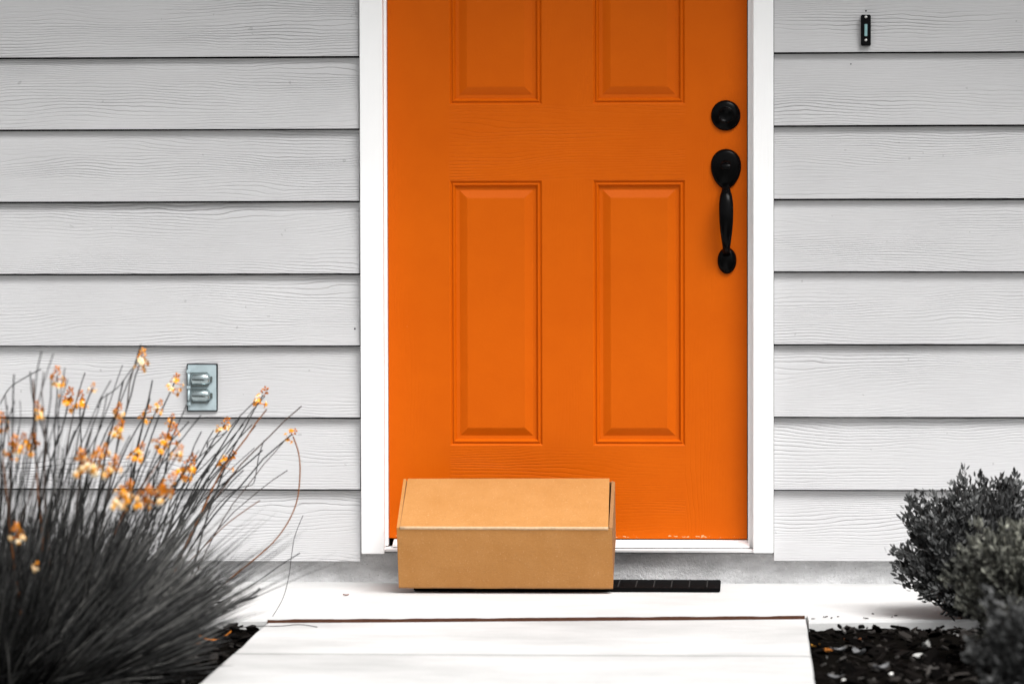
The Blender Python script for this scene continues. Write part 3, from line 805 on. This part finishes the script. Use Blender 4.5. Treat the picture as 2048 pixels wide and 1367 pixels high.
def spike(tip, d, size, pale=0.0):
    """flower head: brown buds on top, a ring of small starry blossoms below"""
    mb = MB(); d = d.normalized(); u = d.cross(Vector((0.3,1,0.1))).normalized(); v = d.cross(u)
    nb = int(14)
    for i in range(nb):                 # buds
        t = i/nb; a = i*2.4; rr = size*0.17*(1-t*0.85)
        c = tip + d*(t*size*0.52) + (u*math.cos(a)+v*math.sin(a))*rr
        o = d*0.5 + (u*math.cos(a)+v*math.sin(a))*0.8
        mb.tube([c, c+o*size*0.07, c+o*size*0.12], [size*0.038, size*0.052, size*0.02], 5, 0, rnd.uniform(0.0, 0.5) + 0.35*pale)
    nf = rnd.randint(6, 9)
    for i in range(nf):                 # open flowers
        a = rnd.uniform(0, 6.28); h = -rnd.uniform(0.02, 0.60)*size; rad = u*math.cos(a)+v*math.sin(a)
        c0 = tip + d*h; c = c0 + rad*size*rnd.uniform(0.28, 0.46) + d*size*0.06
        mb.tube([c0, c], size*0.018, 4, 0, 0.35)
        n_ = (rad + d*0.3).normalized(); uu = n_.cross(d).normalized(); vv_ = n_.cross(uu)
        for k in range(6):
            b = k*math.pi/3 + a; pd = uu*math.cos(b)+vv_*math.sin(b)
            pe = c + pd*size*0.21 - n_*size*0.03; sdv = n_.cross(pd)*size*0.055
            tn = min(1, rnd.choice((0.5, 0.6, 0.66, 0.70, 0.72, 0.95)) + rnd.uniform(-0.06, 0.1) + pale*0.3)
            mb.add([c, c+pd*size*0.08+sdv, pe, c+pd*size*0.08-sdv, c+pd*size*0.07+n_*size*0.02], [(0,1,4),(1,2,4),(2,3,4),(3,0,4)], 0, tn)
        mb.tube([c, c+n_*size*0.07], [size*0.045, size*0.02], 5, 0, rnd.uniform(0.55, 0.95))
    return mb
heads = [ # px, py, size(px), depth, pale
 (283,716,46,-1.55,1.0),(114,752,46,-1.75,0.3),(138,795,50,-1.5,0.0),(161,797,42,-1.45,0.0),(349,765,46,-1.35,0.3),
 (236,822,40,-1.6,0.5),(293,826,40,-1.4,0.4),(318,812,34,-1.4,0.2),(344,838,30,-1.35,0.1),(238,858,44,-1.7,0.4),
 (322,884,46,-1.6,0.0),(346,868,50,-1.55,0.1),(526,790,46,-1.05,0.1),(450,848,40,-1.1,0.5),(584,868,34,-0.98,0.1),
 (460,918,46,-1.15,0.0),(26,892,54,-2.0,0.3),(46,884,44,-1.95,0.0),(64,886,46,-1.9,0.0),(3,842,44,-1.7,0.1),
 (75,818,40,-1.9,0.5),(163,922,60,-2.2,0.7),(193,920,64,-2.25,0.8),(226,932,56,-2.2,0.5),(278,903,46,-1.7,0.0),
 (377,930,56,-1.6,0.1),(336,968,62,-2.1,0.3),(318,988,54,-2.2,0.5),(292,990,54,-2.2,0.3),(252,980,56,-2.2,0.3),
 (240,1000,52,-2.2,0.8),(34,1062,46,-2.3,0.6),(185,775,26,-1.6,1.0),(357,905,40,-1.8,0.6),(72,1130,24,-2.3,1.0),(210,900,34,-2.0,0.6)]
for px_, py_, s_, dy, pale in heads:
    tip = at(px_, py_, dy); size = s_ / (F_PX / (10 + dy))
    mb, pts = stalk(tip, tone=rnd.uniform(0.1, 0.7))
    st = mb.build('flower_stalk', M_stem, bush, False); WORLD[st.name] = Vector(bush.location)
    spike(tip, (pts[-1]-pts[-3]) + Vector((0,0,0.02)), size*0.86, pale).build('blossom', M_petal, st, False)
bare = [(83,702,-2.0),(107,706,-2.0),(28,748,-1.9),(60,742,-1.9),(170,745,-1.5),(282,688,-1.5),(245,730,-1.5),(222,760,-1.7),(130,735,-1.9),
        (205,790,-1.6),(305,760,-1.4),(378,800,-1.4),(402,830,-1.4),(480,835,-1.05),(603,812,-1.0),(512,800,-1.05),(530,792,-1.1),(427,860,-1.2),
        (438,880,-1.2),(470,905,-1.2),(512,850,-1.05),(570,880,-1.0),(10,790,-2.0),(40,800,-1.9),(95,830,-1.9),(120,850,-1.9),(150,860,-2.0),(185,850,-1.9),
        (260,870,-1.8),(300,900,-1.8),(330,910,-1.7),(360,880,-1.5),(398,900,-1.5),(85,900,-2.1),(110,930,-2.2),(140,915,-2.1),(5,900,-2.1),(210,950,-2.2),
        (455,960,-1.3),(487,940,-1.2),(525,900,-1.05),(420,940,-1.4),(270,960,-2.0),(390,990,-1.7),(575,940,-1.0)]
for px_, py_, dy in bare:
    for rep in range(1 if px_ > 560 or len([o for o in bush.children]) > 97 else 2):
        tip = at(px_ + rnd.uniform(-8, 8)*rep, py_ + rep*rnd.uniform(10, 60), dy)
        mb, _ = stalk(tip, r=rnd.uniform(0.0015, 0.0028), tone=rnd.uniform(0, 0.75) if rnd.random() < 0.94 else 0.9)
        mb.build('bare_stalk', M_stem, bush, False)
def poly(pts, r, tone, dy=-1.0):
    P = [at(a, b, dy) for a, b in pts]; out = []
    for i in range(len(P)-1):
        p0, p1, p2, p3 = P[max(i-1,0)], P[i], P[i+1], P[min(i+2, len(P)-1)]
        for k in range(5):
            t = k/5; out.append(0.5*((2*p1)+(-p0+p2)*t+(2*p0-5*p1+4*p2-p3)*t*t+(-p0+3*p1-3*p2+p3)*t**3))
    out.append(P[-1]); mb = MB(); mb.tube(out, r, 5, 0, tone); mb.build('bare_stalk', M_stem, bush, False)
poly([(586,872),(597,905),(600,945),(594,1000),(575,1045),(545,1085),(505,1120),(450,1165),(400,1210),(330,1270)], 0.0016, 0.93, -1.05)
poly([(606,1030),(590,1070),(583,1110),(578,1150),(566,1195),(545,1232)], 0.0008, 0.6, -0.85)
poly([(600,1105),(560,1130),(510,1165),(460,1195),(390,1220),(300,1270)], 0.0012, 0.2, -1.15)
poly([(528,880),(518,910),(512,945),(505,968),(480,975),(450,995),(420,1030),(380,1100),(330,1200)], 0.0011, 0.5, -1.1)
poly([(0,808),(20,775),(55,752),(82,738)], 0.0013, 0.5, -1.5)
poly([(196,815),(200,800),(235,775),(258,745),(275,720),(281,690)], 0.0012, 0.4, -1.5)
poly([(415,880),(414,895),(420,880),(445,868),(456,860)], 0.0009, 0.6, -1.1)
poly([(520,1000),(490,1020),(450,1050),(420,1080),(340,1160),(250,1250)], 0.0013, 0.88, -1.2)
poly([(515,1190),(480,1205),(430,1225),(380,1235),(300,1270)], 0.0020, 0.2, -1.5)
poly([(520,1175),(500,1192),(450,1215),(400,1225),(310,1265)], 0.0022, 0.1, -1.4)
poly([(635,1253),(600,1248),(560,1251),(500,1252),(430,1262)], 0.0010, 0.5, -0.98)

# shrubs
M_leaf = make_tone('dark_shrub_leaves', [(0.0, (0.010,0.010,0.010)), (0.5, (0.055,0.056,0.056)), (1.0, (0.19,0.192,0.19))], 0.55, 0.12)
M_leaf2 = make_tone('olive_shrub_leaves', [(0.0, (0.014,0.014,0.012)), (0.5, (0.085,0.086,0.074)), (1.0, (0.36,0.36,0.30))], 0.55, 0.12)
M_twig = make_plain('twigs', (0.035,0.032,0.030), 0.8)
def leaf(mb, p, d, L, w_, tone, rg):
    d = d.normalized(); s = d.cross(Vector((rg.uniform(-1,1), rg.uniform(-1,1), rg.uniform(-0.3,1)))).normalized(); n_ = d.cross(s)
    mb.add([p, p+d*L*0.35+s*w_+n_*w_*0.3, p+d*L*0.75+s*w_*0.75+n_*w_*0.3, p+d*L, p+d*L*0.75-s*w_*0.75+n_*w_*0.3, p+d*L*0.35-s*w_+n_*w_*0.3, p+d*L*0.5],
           [(0,1,6),(1,2,6),(2,3,6),(3,4,6),(4,5,6),(5,0,6)], 0, tone, False)
def shrub(base, cen, rad, ntw, label, lmat, leafL, seed, lobes=None, per=26):
    rg = random.Random(seed)
    root = empty('shrub', base, label, 'shrub', None)
    tw = MB(); fo = MB()
    for i in range(ntw):
        while True:
            v = Vector((rg.gauss(0,1), rg.gauss(0,1), rg.gauss(0.15,1))).normalized()
            if v.z > -0.8: break
        sc = 0.80 + 0.20*mnoise.noise(v*2.3 + Vector((seed,0,0))) * 2 + rg.uniform(-0.10, 0.10)
        if rg.random() < 0.08: sc *= 1.07
        if rg.random() < 0.42: sc *= rg.uniform(0.45, 0.88)
        tip = cen + Vector((v.x*rad[0], v.y*rad[1], v.z*rad[2])) * sc
        if tip.z < base.z + 0.03: tip.z = base.z + 0.03 + rg.random()*0.05
        inner = base.lerp(cen, rg.uniform(0.1, 0.7)) + Vector((rg.gauss(0,0.02), rg.gauss(0,0.02), 0))
        mid = inner.lerp(tip, 0.55) + Vector((0, 0, 0.015))
        pts = curve_pts(inner, mid, tip + Vector((0,0,0.012)), 8)
        tw.tube(pts, [0.0022 - 0.0015*k/8 for k in range(9)], 4, 0)
        tone0 = rg.uniform(0.15, 0.75) + 0.2*mnoise.noise(tip*9)
        for k in range(per):
            t = 1 - (rg.random()**1.5)*0.62
            fi = t*8; j = min(7, int(fi)); p = pts[j].lerp(pts[j+1], fi-j)
            ax = (pts[j+1]-pts[j]).normalized()
            d = ax*0.75 + Vector((rg.gauss(0,0.6), rg.gauss(0,0.6), rg.gauss(0.35,0.4)))
            p = p + Vector((rg.gauss(0,0.005), rg.gauss(0,0.005), rg.gauss(0,0.004)))
            leaf(fo, p, d, leafL*rg.uniform(0.6,1.15), leafL*0.19, max(0, min(1, tone0 + rg.gauss(0,0.14))), rg)
    for k in range(5):
        a = k*1.3; tw.tube([base+Vector((0,0,-0.05)), base.lerp(cen, 0.4)+Vector((math.cos(a)*0.03, math.sin(a)*0.03, 0)), base.lerp(cen, 0.9)+Vector((math.cos(a)*0.09, math.sin(a)*0.09, 0))], [0.009,0.007,0.004], 6, 0)
    tw.build('branches', M_twig, root, False); fo.build('foliage', lmat, root, False)
    return root
pm = lambda dy: F_PX / (10 + dy)
b1 = onz(1955, 1262, -0.035)
shrub(b1, at(1972, 1126, b1.y), (200/pm(b1.y), 0.22, 158/pm(b1.y)), 1100, 'dark small-leaved shrub standing nearest the siding', M_leaf, 0.019, 5, None, 32)
b2_ = Vector((at(2075, 1300, -1.55).x, -1.55, -0.035))
shrub(b2_, at(2070, 1180, -1.55), (182/pm(-1.55), 0.18, 150/pm(-1.55)), 480, 'paler olive shrub in front of the dark one at the right edge', M_leaf2, 0.021, 8, None, 32)
b3_ = Vector((at(2120, 1400, -2.5).x, -2.5, -0.035))
b3 = shrub(b3_, at(2110, 1350, -2.5), (178/pm(-2.5), 0.16, 172/pm(-2.5)), 520, 'lowest shrub nearest the camera in the bottom right corner', M_leaf, 0.021, 14, None, 32)

# ================================================================== FALLEN LEAVES AND PEBBLES
M_dl = {}
def dead_leaf(px_, py_, z, L, W, color, label, rot, curl=0.3, name='dry_leaf', cat='leaf', group='dry leaves on the ground'):
    c = onz(px_, py_, z); key = color
    if key not in M_dl: M_dl[key] = make_plain('dry_leaf_%d' % len(M_dl), color, 0.8, 0, 0.2, 120, 0.0008)
    mb = MB(); n = 8; top_, bot = [], []
    cr, sr = math.cos(rot), math.sin(rot)
    for i in range(n+1):
        t = i/n; w_ = W*math.sin(math.pi*min(0.97, max(0.03, t)))**0.8 * (1+0.2*math.sin(i*2.1))
        xx = (t-0.5)*L; zz = curl*L*(2*t-1)**2*0.5 + 0.002
        for s in (-1, 0, 1):
            yy = s*w_/2; top_.append((c.x+xx*cr-yy*sr, c.y+xx*sr+yy*cr, c.z+zz+abs(s)*W*0.22))
    ff = [(i*3+k, i*3+k+1, (i+1)*3+k+1, (i+1)*3+k) for i in range(n) for k in range(2)]
    m = len(top_)
    vv = top_ + [(x, y, z_-0.0007) for x, y, z_ in top_]
    ff2 = ff + [tuple(m+a for a in f[::-1]) for f in ff]
    ring = [i*3 for i in range(n+1)] + [i*3+2 for i in range(n, -1, -1)]
    ff2 += [(ring[i], ring[(i+1) % len(ring)], m+ring[(i+1) % len(ring)], m+ring[i]) for i in range(len(ring))]
    mb.add(vv, ff2)
    o = mb.build(name, M_dl[key], None)
    # origin to the leaf
    for v in o.data.vertices: v.co -= c
    o.location = c
    tag(o, label, cat, group); return o
OR, BR, GR, WH = (0.62,0.20,0.025), (0.16,0.06,0.025), (0.13,0.13,0.134), (0.60,0.58,0.56)
bz = -0.018
dead_leaf(425, 1283, bz, 0.085, 0.016, OR, 'long orange dry leaf on mulch beside the left path edge', 0.05, 0.5)
dead_leaf(392, 1293, bz, 0.03, 0.02, OR, 'short orange dry leaf beside the long one left of the path', 0.9)
dead_leaf(1631, 1294, bz, 0.020, 0.016, (0.80,0.38,0.06), 'small yellow-orange dry leaf on mulch at the right path edge', 0.3)
dead_leaf(1651, 1306, bz, 0.020, 0.030, (0.48,0.17,0.03), 'darker orange dry leaf on mulch right of the path', 1.2)
dead_leaf(1676, 1304, bz, 0.035, 0.028, GR, 'grey dry leaf right of the darker orange leaf', 0.3)
dead_leaf(1718, 1310, bz, 0.040, 0.026, GR, 'grey curled dry leaf in the middle of the right bed', 2.2, 0.5)
dead_leaf(1762, 1340, bz, 0.045, 0.026, GR, 'grey dry leaf near the bottom of the right bed', 0.7, 0.4)
dead_leaf(1672, 1358, bz, 0.035, 0.022, GR, 'grey dry leaf at the bottom picture edge by the path', 2.8)
dead_leaf(1852, 1298, bz, 0.045, 0.020, (0.26,0.26,0.25), 'pale folded dry leaf beside the white stone', 1.3, 0.6)
dead_leaf(1705, 1285, bz, 0.04, 0.018, BR, 'thin brown dry leaf at the back of the right bed', 0.2)
dead_leaf(692, 1191, 0.0, 0.015, 0.009, (0.20,0.07,0.04), 'tiny brown dry leaf lying on the white porch slab', 0.0, 0.2)
M_stone = make_plain('pale_stone', (0.78,0.77,0.74), 0.7, 0, 0.3, 60, 0.001)
def stone(px_, py_, r, label):
    c = onz(px_, py_, -0.022); bm = bmesh.new(); bmesh.ops.create_icosphere(bm, subdivisions=3, radius=1)
    for v in bm.verts:
        k = 1 + 0.25*mnoise.noise(v.co*1.5 + Vector((px_, 0, 0))); v.co = Vector((v.co.x*r*1.25*k, v.co.y*r*k, v.co.z*r*0.65*k)) + Vector((0,0,r*0.3))
    me = bpy.data.meshes.new('pebble'); bm.to_mesh(me); bm.free(); me.materials.append(M_stone)
    for p in me.polygons: p.use_smooth = True
    o = bpy.data.objects.new('pebble', me); COL.objects.link(o); o.location = c
    tag(o, label, 'pebble', 'pale pebbles in the mulch')
stone(1838, 1314, 0.011, 'largest white pebble, in the right bed below the dark shrub')
stone(1692, 1364, 0.009, 'white pebble at the bottom edge just right of the path')
stone(312, 1354, 0.010, 'white pebble under the grassy clump at the bottom edge')
stone(335, 1352, 0.007, 'smaller white pebble right of the other under the grassy clump')
stone(1784, 1349, 0.006, 'small pebble in the right bed near the bottom edge')
